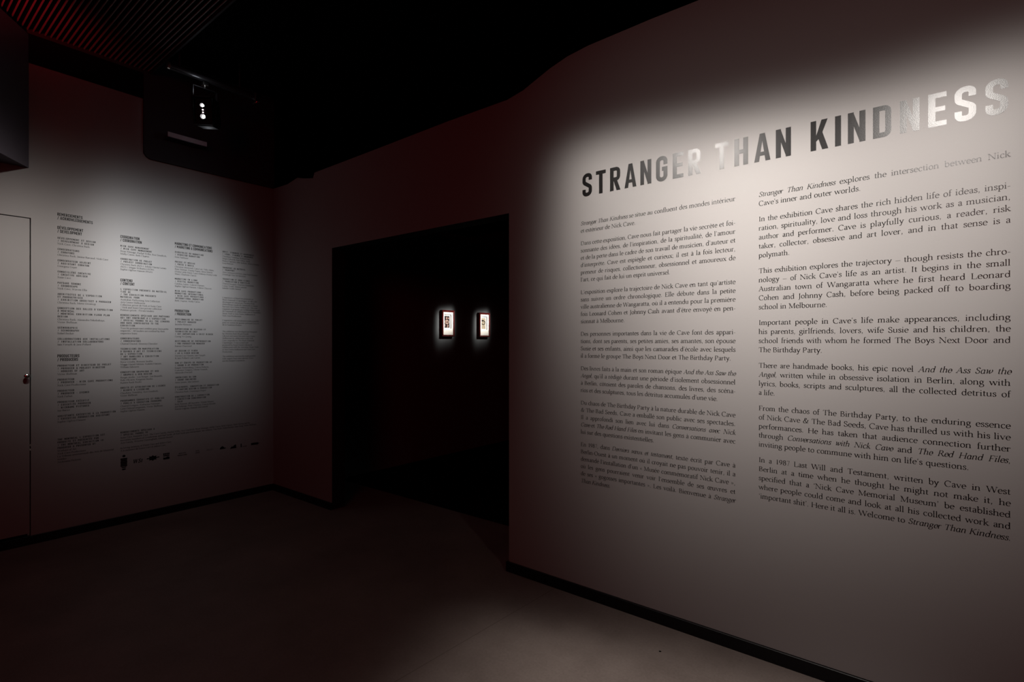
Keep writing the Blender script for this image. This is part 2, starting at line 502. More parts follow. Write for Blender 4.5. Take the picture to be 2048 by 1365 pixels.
def rounded(tr, seg):
    out = []
    n = len(tr)
    for i, (x, y, r) in enumerate(tr):
        if r <= 0 or i in (0, n - 1):
            out.append((x, y))
            continue
        a = Vector((tr[i - 1][0] - x, tr[i - 1][1] - y))
        b = Vector((tr[i + 1][0] - x, tr[i + 1][1] - y))
        ua, ub = a.normalized(), b.normalized()
        ang = ua.angle(ub)
        t = min(r / max(math.tan(ang / 2), 1e-3), a.length * 0.5, b.length * 0.5)
        rr = t * math.tan(ang / 2)
        ce = Vector((x, y)) + (ua + ub).normalized() * (rr / math.sin(ang / 2))
        s, e = Vector((x, y)) + ua * t - ce, Vector((x, y)) + ub * t - ce
        a0 = math.atan2(s.y, s.x)
        da = (math.atan2(e.y, e.x) - a0 + math.pi) % (2 * math.pi) - math.pi
        for k in range(seg + 1):
            an = a0 + da * k / seg
            out.append((ce.x + rr * math.cos(an), ce.y + rr * math.sin(an)))
    return out


_cache = {}


def glyph(font, ch, fine):
    key = (font, ch, fine)
    if key in _cache:
        return _cache[key]
    table = {'serif': SERIF, 'ital': ITAL, 'sans': SANS}[font]
    ent = table.get(ch)
    if ent is None:
        ent = table.get(ch.upper()) or (table['n'] if font != 'sans' else table['H'])
    adv, src = ent
    seg = 6 if fine else 3
    V, F = [], []
    lay = 0
    for cmd in src.split(';'):
        tk = cmd.split()
        op, a = tk[0], [float(v) for v in tk[1:]]
        pr = [(a[i], a[i + 1]) for i in range(0, len(a) - 1, 2)]
        lower_ital = font == 'ital' and ch.islower()
        vs, fs = [], []
        if op == 'V':
            vs, fs = ribbon([(a[0], a[1]), (a[0], a[2])], nib)
        elif op == 'l':
            vs, fs = ribbon(pr, nib)
        elif op == 'h':
            vs, fs = ribbon(pr, lambda x, y: HAIR)
        elif op == 'c':
            vs, fs = ribbon(bez(pr, seg), nib)
        elif op == 'e':
            cx, cy, rx, ry, a0, a1 = a
            m = max(6, int(abs(a1 - a0) / 360 * (28 if fine else 12)))
            vs, fs = ribbon([(cx + rx * math.cos(math.radians(a0 + (a1 - a0) * k / m)),
                              cy + ry * math.sin(math.radians(a0 + (a1 - a0) * k / m))) for k in range(m + 1)],
                            lambda x, y: max(nib(x, y), HAIR))
        elif op == 'k':
            w = a[0] / 2
            vs, fs = ribbon([(a[i], a[i + 1]) for i in range(1, len(a), 2)], lambda x, y: w)
        elif op == 'q':
            w = a[0] / 2
            tr = [tuple(a[i:i + 3]) for i in range(1, len(a), 3)]
            vs, fs = ribbon(rounded(tr, 8 if fine else 2), lambda x, y: w)
        elif op == 'r':
            x0, y0, x1, y1 = a
            vs, fs = [(x0, y0), (x1, y0), (x1, y1), (x0, y1)], [(0, 1, 2, 3)]
        elif op == 'p':
            vs, fs = pr, [tuple(range(len(pr)))]
        elif op == 'b':
            x, y = a
            if lower_ital:
                vs, fs = ribbon([(x, y + 16), (x + 45, y + 12), (x + 85, y + 55)], lambda q, r: HAIR)
            else:
                vs = [(x - 92, y), (x + 92, y), (x + 92, y + 26), (x + 45, y + 62), (x - 45, y + 62), (x - 92, y + 26)]
                fs = [(0, 1, 2, 3, 4, 5)]
        elif op == 't':
            x, y = a
            w = 86 if y > 500 else 76
            vs = [(x - w, y - 26), (x - 42, y - 52), (x + 42, y - 52), (x + w, y - 26), (x + w, y), (x - w, y)]
            fs = [(0, 1, 2, 3, 4, 5)]
            if lower_ital:
                vs, fs = [], []
        elif op == 'f':
            x, y = a
            vs = [(x - 102, y - 50), (x - 40, y - 78), (x + 44, y - 50), (x + 44, y + 6), (x + 22, y + 6)]
            fs = [(0, 1, 2, 3, 4)]
        elif op == 'd':
            x, y, r = a
            m = 10 if fine else 6
            vs = [(x + r * math.cos(6.2832 * k / m), y + r * math.sin(6.2832 * k / m)) for k in range(m)]
            fs = [tuple(range(m))]
        o = len(V)
        for (x, y) in vs:
            if font == 'ital':
                x = x * 0.92 + 0.24 * y
            V.append((x, y, lay))
        F += [tuple(i + o for i in f) for f in fs]
        lay += 1
    if font == 'ital':
        adv *= 0.92
    elif font == 'sans':
        adv *= 1.0
    _cache[key] = (adv, V, F)
    return _cache[key]


def ccw(V, F):
    out = []
    for f in F:
        s = 0
        for i in range(len(f)):
            x0, y0 = V[f[i]][:2]
            x1, y1 = V[f[(i + 1) % len(f)]][:2]
            s += x0 * y1 - x1 * y0
        out.append(f if s > 0 else f[::-1])
    return out


class Ink:
    """collects glyphs as flat vinyl on a wall: u along the wall, z up, n out of the wall"""
    def __init__(self, place):
        self.place = place
        self.V, self.F = [], []

    def put(self, font, ch, u, z, sx, sy, fine):
        adv, V, F = glyph(font, ch, fine)
        o = len(self.V)
        k = 1000.0 if font != 'sans' else 100.0
        for (x, y, l) in V:
            self.V.append(self.place(u + x / k * sx, z + y / k * sy, 0.0006 + l * 3e-5))
        for f in ccw(V, F):
            self.F.append(tuple(i + o for i in f))
        return adv / k * sx

    def poly(self, pts, lay=0):
        o = len(self.V)
        for (u, z) in pts:
            self.V.append(self.place(u, z, 0.0006 + lay * 3e-5))
        f = tuple(range(len(pts)))
        for g in ccw([(p[0], p[1]) for p in pts], [f]):
            self.F.append(tuple(i + o for i in g))

    def mesh(self, name):
        me = bpy.data.meshes.new(name)
        me.from_pydata(self.V, [], self.F)
        me.update()
        return me


def on_text_wall(u, z, n):      # reading direction = +x, wall faces -y
    return (u, WY - n, z)


def on_credit_wall(u, z, n):    # reading direction = +y, wall faces +x
    return (WX + n, u, z)


def spans(line):
    """'roman *italic* roman' -> [(font, text)]"""
    out, it = [], False
    for part in line.split('*'):
        if part:
            out.append(('ital' if it else 'serif', part))
        it = not it
    return out


SPACE = 0.25


def serif_line(ink, line, u0, z, em, width=None, fine=True, fit=1.0):
    """sets one line; width = justify to it"""
    sp = spans(line)
    nat, ns = 0.0, 0
    for font, t in sp:
        for ch in t:
            if ch == ' ':
                ns += 1
            else:
                nat += glyph(font, ch, fine)[0] / 1000.0 * em
    sx, space = em * fit, SPACE * em * fit
    nat *= fit
    if width and ns:
        space = (width - nat) / ns
        if space < 0.19 * em or space > 0.46 * em:
            want = min(max(space, 0.19 * em), 0.46 * em)
            sx *= (width - want * ns) / nat
            sx = min(max(sx, em * 0.86 * fit), em * 1.12 * fit)
            space = (width - nat * sx / (em * fit)) / ns
    u = u0
    for font, t in sp:
        for ch in t:
            u += space if ch == ' ' else ink.put(font, ch, u, z, sx, em, fine)
    return u


def sans_line(ink, line, u0, z, cap, sx, track, fine=False, mono=None, space=0.26):
    """condensed capitals; mono = fixed advance"""
    u = u0
    for ch in line:
        if mono:
            if ch != ' ':
                w = glyph('sans', ch, fine)[0] / 100.0
                s = min(sx, 0.92 * mono / w) if w * sx > 0.92 * mono else sx
                ink.put('sans', ch, u + (mono - w * s) / 2, z, s, cap, fine)
            u += mono
        elif ch == ' ':
            u += space * cap
        else:
            u += ink.put('sans', ch, u, z, sx, cap, fine) + track
    return u

# ---------------------------------------------------------------- the room
DOOR_L, DOOR_R, DOOR_H = -3.768, -1.9346, 2.121
EAST = 3.0
bm = bmesh.new()
outline = [(WX, 0), (DOOR_L, 0), (DOOR_L, DOOR_H), (DOOR_R, DOOR_H), (DOOR_R, 0), (EAST, 0), (EAST, 2.935),
           (-0.8, 2.93), (-1.05, 2.932), (-1.40, 2.926), (-1.53, 2.912), (-1.64, 2.885), (-1.74, 2.85), (-1.83, 2.818),
           (-1.95, 2.797), (-2.43, 2.80), (-3.30, 2.79), (-4.025, 2.784), (-4.05, 2.742), (-4.20, 2.77), (-4.294, 2.794),
           (-4.46, 2.769), (WX, 2.774)]
add_prism(bm, outline, WY, WY + 0.12, 'y')
wr = struct(link('wall_right', bm_mesh('wall_right', bm), [M_WALL, M_BLACK]))
for p in wr.data.polygons:
    c = p.center
    if abs(p.normal.y) < 0.5 and c.z < 2.2 and DOOR_L - .01 < c.x < DOOR_R + .01 or p.normal.y > 0.5:
        p.material_index = 1

LD0, LD1, LDH = -0.36, 0.757, 2.192          # flush door in the credits wall
bm = bmesh.new()
add_prism(bm, [(-3.2, 0), (LD0, 0), (LD0, LDH), (LD1, LDH), (LD1, 0), (WY + .12, 0), (WY + .12, 2.776), (1.45, 2.776), (1.40, 2.81),
               (1.40, 3.23), (-3.2, 3.23)], WX - 0.12, WX, 'x')
wl = struct(link('wall_left', bm_mesh('wall_left', bm), [M_WALL, M_EDGE]))

g = 0.006
door = box_obj('door_1', (WX - 0.045, LD0 + g, 0.074), (WX - 0.0005, LD1 - g, LDH - g), M_WALL)
struct(door)
bm = bmesh.new()
add_box(bm, (WX - 0.12, LD0, 0.0), (WX - 0.05, LD1, LDH))
link('door_backing', bm_mesh('door_backing', bm), M_GAP, door)
bm = bmesh.new()
prof = [(0.0, 0.0105), (0.004, 0.0105), (0.006, 0.006), (0.016, 0.006), (0.022, 0.0125), (0.030, 0.0165), (0.037, 0.0145), (0.041, 0.008), (0.042, 0.0)]
rings = []
for (d, r) in prof:
    rings.append([bm.verts.new((WX + d, 0.733 + r * math.cos(k * math.pi / 10), 1.133 + r * math.sin(k * math.pi / 10))) for k in range(20)])
for a, b in zip(rings, rings[1:]):
    for k in range(20):
        bm.faces.new((a[k], a[(k + 1) % 20], b[(k + 1) % 20], b[k]))
bmesh.ops.remove_doubles(bm, verts=bm.verts, dist=1e-5)
bmesh.ops.recalc_face_normals(bm, faces=bm.faces)
kn = link('door_knob', bm_mesh('door_knob', bm), M_STEEL, door)
for p in kn.data.polygons:
    p.use_smooth = True
for z in (0.665, 0.635):
    bm = bmesh.new()
    add_box(bm, (WX - 0.004, LD1 - 0.0075, z - 0.006), (WX + 0.0012, LD1 + 0.0005, z + 0.006), 0.001)
    link('hinge', bm_mesh('hinge', bm), M_STEEL, door)
bm = bmesh.new()
add_box(bm, (WX - 0.02, LD1 - 0.018, 0.062), (WX + 0.006, LD1 - 0.006, 0.0745), 0.002)
link('pivot', bm_mesh('pivot', bm), M_STEEL, door)

# skirting boards: black with a thin top lip
def skirting(name, poly_xy):
    bm = bmesh.new()
    add_prism(bm, poly_xy, 0.0, 0.058, 'z')
    es = [e for e in bm.edges if e.verts[0].co.z > 0.05 and e.verts[1].co.z > 0.05 and len(e.link_faces) == 2 and
          abs(e.link_faces[0].normal.z - e.link_faces[1].normal.z) > 0.5]
    bmesh.ops.bevel(bm, geom=es, offset=0.002, segments=1, affect='EDGES')
    return struct(link(name, bm_mesh(name, bm), M_BASE))


B = 0.013
skirting('baseboard_left', [(WX, -3.2), (WX + B, -3.2), (WX + B, WY - B), (WX, WY - B)])
skirting('baseboard_back', [(WX, WY), (WX, WY - B), (DOOR_L + 0.0, WY - B), (DOOR_L, WY)])
skirting('baseboard_right', [(DOOR_R - B, WY + 0.12), (DOOR_R - B, WY - B), (EAST, WY - B), (EAST, WY), (DOOR_R, WY), (DOOR_R, WY + 0.12)])

bm = bmesh.new()
add_prism(bm, [(-8.2, 3.016), (-8.2, -3.2), (EAST, -3.2), (EAST, 3.016)], -0.1, 0.0, 'z')
fl = struct(link('floor', bm_mesh('floor', bm), M_FLOOR))
bm = bmesh.new()
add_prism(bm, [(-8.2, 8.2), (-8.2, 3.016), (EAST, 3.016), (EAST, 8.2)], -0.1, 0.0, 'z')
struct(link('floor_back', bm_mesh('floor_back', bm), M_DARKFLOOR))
# two saw-cut joints in the concrete
def seam(name, a, b, w):
    a, b = Vector(a), Vector(b)
    n = Vector((-(b - a).y, (b - a).x)).normalized() * w / 2
    bm = bmesh.new()
    bm.faces.new([bm.verts.new((p.x, p.y, 0.0004)) for p in (a - n, b - n, b + n, a + n)])
    return link(name, bm_mesh(name, bm), M_SEAM, fl)


seam('floor_joint', (-1.60, 2.41), (-1.72, 0.2), 0.004)
bm = bmesh.new()
vs = [bm.verts.new((-0.91 + 0.006 * math.cos(k), 2.199 + 0.006 * math.sin(k), 0.0006)) for k in range(6)]
bm.faces.new(vs)
link('floor_speck', bm_mesh('floor_speck', bm), M_GAP, fl)

struct(box_obj('ceiling', (-8.2, -3.2, 3.62), (EAST, 8.2, 3.72), M_VOID))
GX = -4.56                                      # picture wall of the room beyond the doorway
struct(box_obj('wall_gallery', (GX - 0.12, WY + 0.12, 0), (GX, 8.0, 2.70), plain('gallery_black_wall', (0.075, 0.079, 0.08), 0.8, 0.1)))
struct(box_obj('wall_end', (GX, 8.0, 0), (EAST, 8.1, 3.62), M_VOID))

# black bulkhead over the far end of the credits wall
bm = bmesh.new()
add_prism(bm, [(1.40, 3.60), (1.40, 2.835), (1.405, 2.805), (1.418, 2.788), (1.44, 2.775), (WY - .001, 2.773), (WY - .001, 3.60)], WX - 0.1, WX + 0.018, 'x')
struct(link('trim_1', bm_mesh('trim_1', bm), M_SOFT))
struct(box_obj('trim_2', (WX - 0.12, -3.2, 3.232), (WX + 0.004, 1.40, 3.445), M_VOID))
# angled boxed-in bulkhead above the door
bm = bmesh.new()
add_prism(bm, [(WX, 0.747), (-4.479, 0.578), (-3.80, 0.08), (-4.0, -0.25), (WX, 0.15)], 2.526, 3.42, 'z')
struct(link('trim_3', bm_mesh('trim_3', bm), M_BULK))

# ---------------------------------------------------------------- overhead things
bm = bmesh.new()
n = 60
for i in range(n):
    y = 1.428 - i * 0.030
    add_box(bm, (WX + 0.012, y - 0.0027, 3.444), (-2.35, y + 0.0027, 3.456))
sl = link('slatted_ceiling_panel', bm_mesh('slatted_ceiling_panel', bm), M_SLAT)
tag(sl, 'black slatted ceiling panel glowing red along its thin slats, above the credits wall', 'ceiling panel')
box_obj('backing_board', (WX + 0.012, 1.428 - n * 0.03, 3.456), (-2.35, 1.445, 3.475), M_VOID, sl)
box_obj('edge_batten', (WX + 0.006, 1.428 - n * 0.03, 3.424), (WX + 0.012, 1.445, 3.462), M_SOFT, sl)
box_obj('end_batten', (WX + 0.012, 1.440, 3.428), (-2.35, 1.452, 3.462), M_SOFT, sl)

tray = thing('cable_tray', 'short dark grey metal tray fixed to the black bulkhead under the lit stage lamp', 'tray', (WX + 0.07, 1.67, 2.955))
box_obj('tray_front', (0.036, -0.14, 0.0), (0.044, 0.14, 0.036), plain('dark_grey_steel', (0.16, 0.16, 0.175), 0.5, 0.4), tray)
box_obj('tray_floor', (-0.052, -0.14, -0.004), (0.044, 0.14, 0.0), M_METAL, tray)

PX, PZ = -4.20, 3.315
pipe = thing('lighting_pipe', 'black horizontal lighting pipe with pale end cap, above the lit stage lamp', 'pipe', (PX, 1.66, PZ))
bm = bmesh.new()
add_cyl(bm, (0, -0.255, 0), (0, 0.42, 0), 0.024)
link('pipe_tube', bm_mesh('pipe_tube', bm), M_METAL, pipe)
bm = bmesh.new()
add_cyl(bm, (0, -0.268, 0), (0, -0.255, 0), 0.022, 0.0255, 24)
link('end_cap', bm_mesh('end_cap', bm), M_STEEL, pipe)
for y in (-0.19, 0.23):
    bm = bmesh.new()
    add_cyl(bm, (0, y, 0), (0, y, 0.30), 0.006, seg=10)
    link('hanger', bm_mesh('hanger', bm), M_METAL, pipe)
bm = bmesh.new()
add_box(bm, (-0.034, 0.335, -0.055), (0.034, 0.37, 0.03), 0.006)
add_cyl(bm, (0.034, 0.352, -0.04), (0.06, 0.352, -0.055), 0.005, seg=8)
link('hook_clamp', bm_mesh('hook_clamp', bm), M_STEEL, pipe)

LY, LZ = 1.637, 3.072
lamp = thing('stage_spotlight', 'lit black stage spotlight with two bright lenses, hanging from the overhead pipe', 'spotlight', (PX, LY, LZ))
bm = bmesh.new()
add_box(bm, (-0.026, -0.02, 0.186), (0.026, 0.02, 0.2155), 0.004)
add_cyl(bm, (0.0, 0, 0.165), (0.0, 0, 0.19), 0.008, seg=12)
link('clamp', bm_mesh('clamp', bm), M_STEEL, lamp)
bm = bmesh.new()
for s in (-1, 1):
    add_box(bm, (-0.015, s * 0.082 - 0.002, 0.0), (0.015, s * 0.082 + 0.002, 0.168), 0.001)
add_box(bm, (-0.015, -0.082, 0.164), (0.015, 0.082, 0.168), 0.001)
link('yoke', bm_mesh('yoke', bm), M_METAL, lamp)
head = Matrix.Rotation(math.radians(-42), 4, 'Z') @ Matrix.Rotation(math.radians(12), 4, 'Y')   # faces +x, turned to the room, tilted down
bm = bmesh.new()
add_box(bm, (-0.12, -0.066, -0.105), (0.03, 0.066, 0.105), 0.012)
add_box(bm, (0.028, -0.066, 0.088), (0.055, 0.066, 0.100), 0.003)
add_box(bm, (0.028, -0.066, -0.100), (0.050, 0.066, -0.088), 0.003)
for s in (-1, 1):
    add_box(bm, (0.028, s * 0.063 - 0.003, -0.1), (0.052, s * 0.063 + 0.003, 0.1), 0.001)
for k in range(5):
    add_box(bm, (-0.11 + 0.022 * k, -0.071, -0.07), (-0.10 + 0.022 * k, 0.071, 0.07), 0.001)
bmesh.ops.transform(bm, matrix=head, verts=bm.verts)
link('lamp_body', bm_mesh('lamp_body', bm), M_BLACK, lamp)
for z, r, nm in ((-0.042, 0.019, 'lens'), (0.036, 0.015, 'lens')):
    bm = bmesh.new()
    add_cyl(bm, (0.026, 0, z), (0.042, 0, z), r - 0.001, r + 0.001, 24, False)
    bmesh.ops.solidify(bm, geom=bm.faces, thickness=0.002)
    bmesh.ops.transform(bm, matrix=head, verts=bm.verts)
    link('lens_ring', bm_mesh('lens_ring', bm), M_SOFT, lamp)
    bm = bmesh.new()
    add_cyl(bm, (0.031, 0, z), (0.036, 0, z), r * 0.62, r * 0.5, 24)
    bmesh.ops.transform(bm, matrix=head, verts=bm.verts)
    link(nm, bm_mesh(nm, bm), M_LENS, lamp)
bm = bmesh.new()
add_cyl(bm, (0.030, 0, -0.012), (0.036, 0, -0.012), 0.004, seg=10)
add_cyl(bm, (0.030, 0, 0.006), (0.036, 0, 0.006), 0.0045, seg=10)
bmesh.ops.transform(bm, matrix=head, verts=bm.verts)
link('indicator', bm_mesh('indicator', bm), emit('lit_indicator', (1.0, 0.8, 0.85), 4), lamp)

# ---------------------------------------------------------------- two framed pictures in the room beyond
M_PRINT = plain('dark_photograph', (0.007, 0.003, 0.003), 0.7, 0.1)
M_SKIN = plain('pale_figure', (0.15, 0.09, 0.073), 0.7, 0.1)
M_ROSE = plain('pale_rose', (0.20, 0.135, 0.105), 0.7, 0.1)
M_PAPER = plain('yellowed_paper', (0.18, 0.148, 0.105), 0.8, 0.1)
M_INK = plain('dark_ink', (0.011, 0.008, 0.006), 0.8, 0.1)
M_PENCIL = plain('pencil', (0.26, 0.21, 0.21), 0.8, 0.1)


def flat(name, polys, x, mat, parent):
    bm = bmesh.new()
    for i, pl in enumerate(polys):
        f = bm.faces.new([bm.verts.new((x + i * 6e-5, y, z)) for (y, z) in pl])
        f.normal_update()
        if f.normal.x < 0:
            f.normal_flip()
    return link(name, bm_mesh(name, bm), mat, parent)


def disc(cy, cz, ry, rz, k=20, a0=0, a1=360):
    return [(cy + ry * math.cos(math.radians(a0 + (a1 - a0) * i / k)), cz + rz * math.sin(math.radians(a0 + (a1 - a0) * i / k))) for i in range(k)]


def ringband(cy, cz, ry, rz, w, a0, a1, k=18):
    out = []
    for i in range(k):
        t0, t1 = (math.radians(a0 + (a1 - a0) * (i + j) / k) for j in (0, 1))
        out.append([(cy + ry * math.cos(t0), cz + rz * math.sin(t0)), (cy + ry * math.cos(t1), cz + rz * math.sin(t1)),
                    (cy + (ry - w) * math.cos(t1), cz + (rz - w) * math.sin(t1)), (cy + (ry - w) * math.cos(t0), cz + (rz - w) * math.sin(t0))])
    return out


def picture(yc, zc, label, kind):
    W, H, Dp, fw = 0.104, 0.1590, 0.042, 0.021
    t = thing('framed_picture', label, 'picture', (GX + 0.001, yc, zc), 'lit frames in the dark room')
    bm = bmesh.new()
    o = [(-W, -H), (W, -H), (W, H), (-W, H)]
    i = [(-W + fw, -H + fw), (W - fw, -H + fw), (W - fw, H - fw), (-W + fw, H - fw)]
    secs = [(o, 0.0, 0), (o, Dp - .003, 0), (o, Dp, .003), (i, Dp - .004, 0), (i, 0.020, 0)]
    rr = []
    for (pl, x, ins) in secs:
        rr.append([bm.verts.new((x, y - math.copysign(ins, y), z - math.copysign(ins, z))) for (y, z) in pl])
    for a, b in zip(rr, rr[1:]):
        for k in range(4):
            bm.faces.new((a[k], a[(k + 1) % 4], b[(k + 1) % 4], b[k]))
    bm.faces.new(rr[0][::-1])
    bmesh.ops.recalc_face_normals(bm, faces=bm.faces)
    link('frame', bm_mesh('frame', bm), M_MAHOG, t)
    # card mount with a window
    w0, w1, h0, h1 = -W + fw, W - fw, -H + fw, H - fw
    a0, a1, b0, b1 = w0 + 0.020, w1 - 0.030, h0 + 0.075, h1 - 0.030
    bm = bmesh.new()
    secs = [[(w0, h0), (w1, h0), (w1, h1), (w0, h1)], [(a0, b0), (a1, b0), (a1, b1), (a0, b1)]]
    A = [bm.verts.new((0.0335, y, z)) for (y, z) in secs[0]]
    Bv = [bm.verts.new((0.0335, y, z)) for (y, z) in secs[1]]
    Cv = [bm.verts.new((0.0225, y, z)) for (y, z) in secs[1]]
    for k in range(4):
        bm.faces.new((A[k], A[(k + 1) % 4], Bv[(k + 1) % 4], Bv[k]))
        bm.faces.new((Bv[k], Bv[(k + 1) % 4], Cv[(k + 1) % 4], Cv[k]))
    bmesh.ops.recalc_face_normals(bm, faces=bm.faces)
    link('mount', bm_mesh('mount', bm), M_MAT, t)
    flat('backing', [[(w0, h0), (w1, h0), (w1, h1), (w0, h1)]], 0.0220, M_MAT, t)
    p0, p1, q0, q1 = a0 + 0.004, a1 - 0.020, b0 + 0.010, b1 - 0.018
    cy, cz = (p0 + p1) / 2, (q0 + q1) / 2
    pw, ph = (p1 - p0) / 2, (q1 - q0) / 2
    if kind == 0:
        pr = flat('print', [[(p0, q0), (p1, q0), (p1, q1), (p0, q1)]], 0.0227, M_PRINT, t)
        link_polys = [disc(cy - .05 * pw, cz + .62 * ph, .26 * pw, .22 * ph), disc(cy + .62 * pw, cz + .62 * ph, .22 * pw, .14 * ph),
                      [(cy - .35 * pw, cz + .30 * ph), (cy + .30 * pw, cz + .30 * ph), (cy + .12 * pw, cz - .2 * ph), (cy - .12 * pw, cz - .2 * ph)],
                      [(cy + .05 * pw, cz - .95 * ph), (cy + .5 * pw, cz - .95 * ph), (cy + .62 * pw, cz - .55 * ph), (cy + .25 * pw, cz - .35 * ph)],
                      [(cy - .85 * pw, cz - .8 * ph), (cy - .55 * pw, cz - .8 * ph), (cy - .55 * pw, cz - .4 * ph), (cy - .8 * pw, cz - .4 * ph)]]
        flat('figure', link_polys, 0.0230, M_SKIN, pr)
        flat('arms', ringband(cy, cz - .02 * ph, .78 * pw, .34 * ph, .010, 0, 360), 0.0240, M_ROSE, pr)
    else:
        pr = flat('print', [[(p0, q0), (p1, q0), (p1, q1), (p0, q1)]], 0.0227, M_PAPER, t)
        flat('drawing', [disc(cy - .25 * pw, cz + .50 * ph, .52 * pw, .15 * ph)] + ringband(cy, cz + .15 * ph, .85 * pw, .40 * ph, .011, -150, 70) +
             [[(cy - .6 * pw, cz + .24 * ph), (cy + .5 * pw, cz + .24 * ph), (cy + .5 * pw, cz + .19 * ph), (cy - .6 * pw, cz + .19 * ph)],
              [(cy + .05 * pw, cz - .35 * ph), (cy + .2 * pw, cz - .35 * ph), (cy + .12 * pw, cz - .55 * ph)],
              [(cy + .25 * pw, cz - .62 * ph), (cy + .4 * pw, cz - .60 * ph), (cy + .35 * pw, cz - .74 * ph)]], 0.0230, M_INK, pr)
    # a pencilled line of handwriting on the mount
    hw = []
    for k in range(9):
        y = a0 + 0.006 + k * 0.009
        hw.append([(y, b0 - 0.030), (y + 0.005, b0 - 0.022 - 0.003 * (k % 3)), (y + 0.006, b0 - 0.024 - 0.003 * (k % 3)), (y + 0.0015, b0 - 0.032)])
    flat('handwriting', hw, 0.0338, M_PENCIL, t)
    spot('picture_spot', (GX + 1.35, yc + 0.46, zc + 0.86), (GX + 0.02, yc - 0.006, zc - 0.004), 520, 60, 0.5, (1.0, 0.97, 0.93), 0.010, (4.3, 5.2, 2.7), 0.02)
    return t


picture(4.490, 1.590, 'mahogany framed dark photograph of a pale figure, on the black wall seen through the doorway', 0)
picture(5.155, 1.590, 'mahogany framed ink drawing on yellowed paper, on the black wall seen through the doorway', 1)

# ---------------------------------------------------------------- title on the long wall
title = thing('title_lettering', 'large black capital lettering of the exhibition title, glossy, above both text columns', 'lettering', (-0.60, WY, 2.13))
LET = [('S', -1.433), ('T', -1.352), ('R', -1.270), ('A', -1.189), ('N', -1.104), ('G', -1.023), ('E', -0.940), ('R', -0.866),
       ('T', -0.743), ('H', -0.661), ('A', -0.579), ('N', -0.494), ('K', -0.365), ('I', -0.280), ('N', -0.237), ('D', -0.156),
       ('N', -0.073), ('E', 0.009), ('S', 0.082), ('S', 0.163)]
CAP = 0.1195
for ch, u in LET:
    ink = Ink(lambda a, b, c: (a + 0.60, -c, b - 2.13))
    ink.put('sans', ch, u, 2.130, CAP * 1.0, CAP, True)
    link('capital_letter', ink.mesh('capital_letter'), M_VINYL, title)

# ---------------------------------------------------------------- the two columns of running text
EM = 0.0310
PITCH, GAP = 0.0388, 0.0670
COL_W = 0.788
FR = [
 ["*Stranger Than Kindness* se situe au confluent des mondes int\u00e9rieur", "et ext\u00e9rieur de Nick Cave."],
 ["Dans cette exposition, Cave nous fait partager la vie secr\u00e8te et foi-", "sonnante des id\u00e9es, de l\u2019inspiration, de la spiritualit\u00e9, de l\u2019amour",
  "et de la perte dans le cadre de son travail de musicien, d\u2019auteur et", "d\u2019interpr\u00e8te. Cave est espi\u00e8gle et curieux; il est \u00e0 la fois lecteur,",
  "preneur de risques, collectionneur, obsessionnel et amoureux de", "l\u2019art, ce qui fait de lui un esprit universel."],
 ["L\u2019exposition explore la trajectoire de Nick Cave en tant qu\u2019artiste", "sans suivre un ordre chronologique. Elle d\u00e9bute dans la petite",
  "ville australienne de Wangaratta, o\u00f9 il a entendu pour la premi\u00e8re", "fois Leonard Cohen et Johnny Cash avant d\u2019\u00eatre envoy\u00e9 en pen-", "sionnat \u00e0 Melbourne."],
 ["Des personnes importantes dans la vie de Cave font des appari-", "tions, dont ses parents, ses petites amies, ses amantes, son \u00e9pouse",
  "Susie et ses enfants, ainsi que les camarades d\u2019\u00e9cole avec lesquels", "il a form\u00e9 le groupe The Boys Next Door et The Birthday Party."],
 ["Des livres faits \u00e0 la main et son roman \u00e9pique *And the Ass Saw the*", "*Angel*, qu\u2019il a r\u00e9dig\u00e9 durant une p\u00e9riode d\u2019isolement obsessionnel",
  "\u00e0 Berlin, c\u00f4toient des paroles de chansons, des livres, des sc\u00e9na-", "rios et des sculptures, tous les d\u00e9tritus accumul\u00e9s d\u2019une vie."],
 ["Du chaos de The Birthday Party \u00e0 la nature durable de Nick Cave", "& The Bad Seeds, Cave a emball\u00e9 son public avec ses spectacles.",
  "Il a approfondi son lien avec lui dans *Conversations avec Nick*", "*Cave* et *The Red Hand Files* en invitant les gens \u00e0 communier avec", "lui sur des questions existentielles."],
 ["En 1987, dans *Derniers v\u0153ux et testament*, texte \u00e9crit par Cave \u00e0", "Berlin-Ouest \u00e0 un moment o\u00f9 il croyait ne pas pouvoir tenir, il a",
  "demand\u00e9 l\u2019installation d\u2019un \u00ab Mus\u00e9e comm\u00e9moratif Nick Cave \u00bb,", "o\u00f9 les gens pourraient venir voir l\u2019ensemble de ses \u0153uvres et",
  "de ses \u00ab gogosses importantes \u00bb. Les voil\u00e0. Bienvenue \u00e0 *Stranger*", "*Than Kindness.*"]]
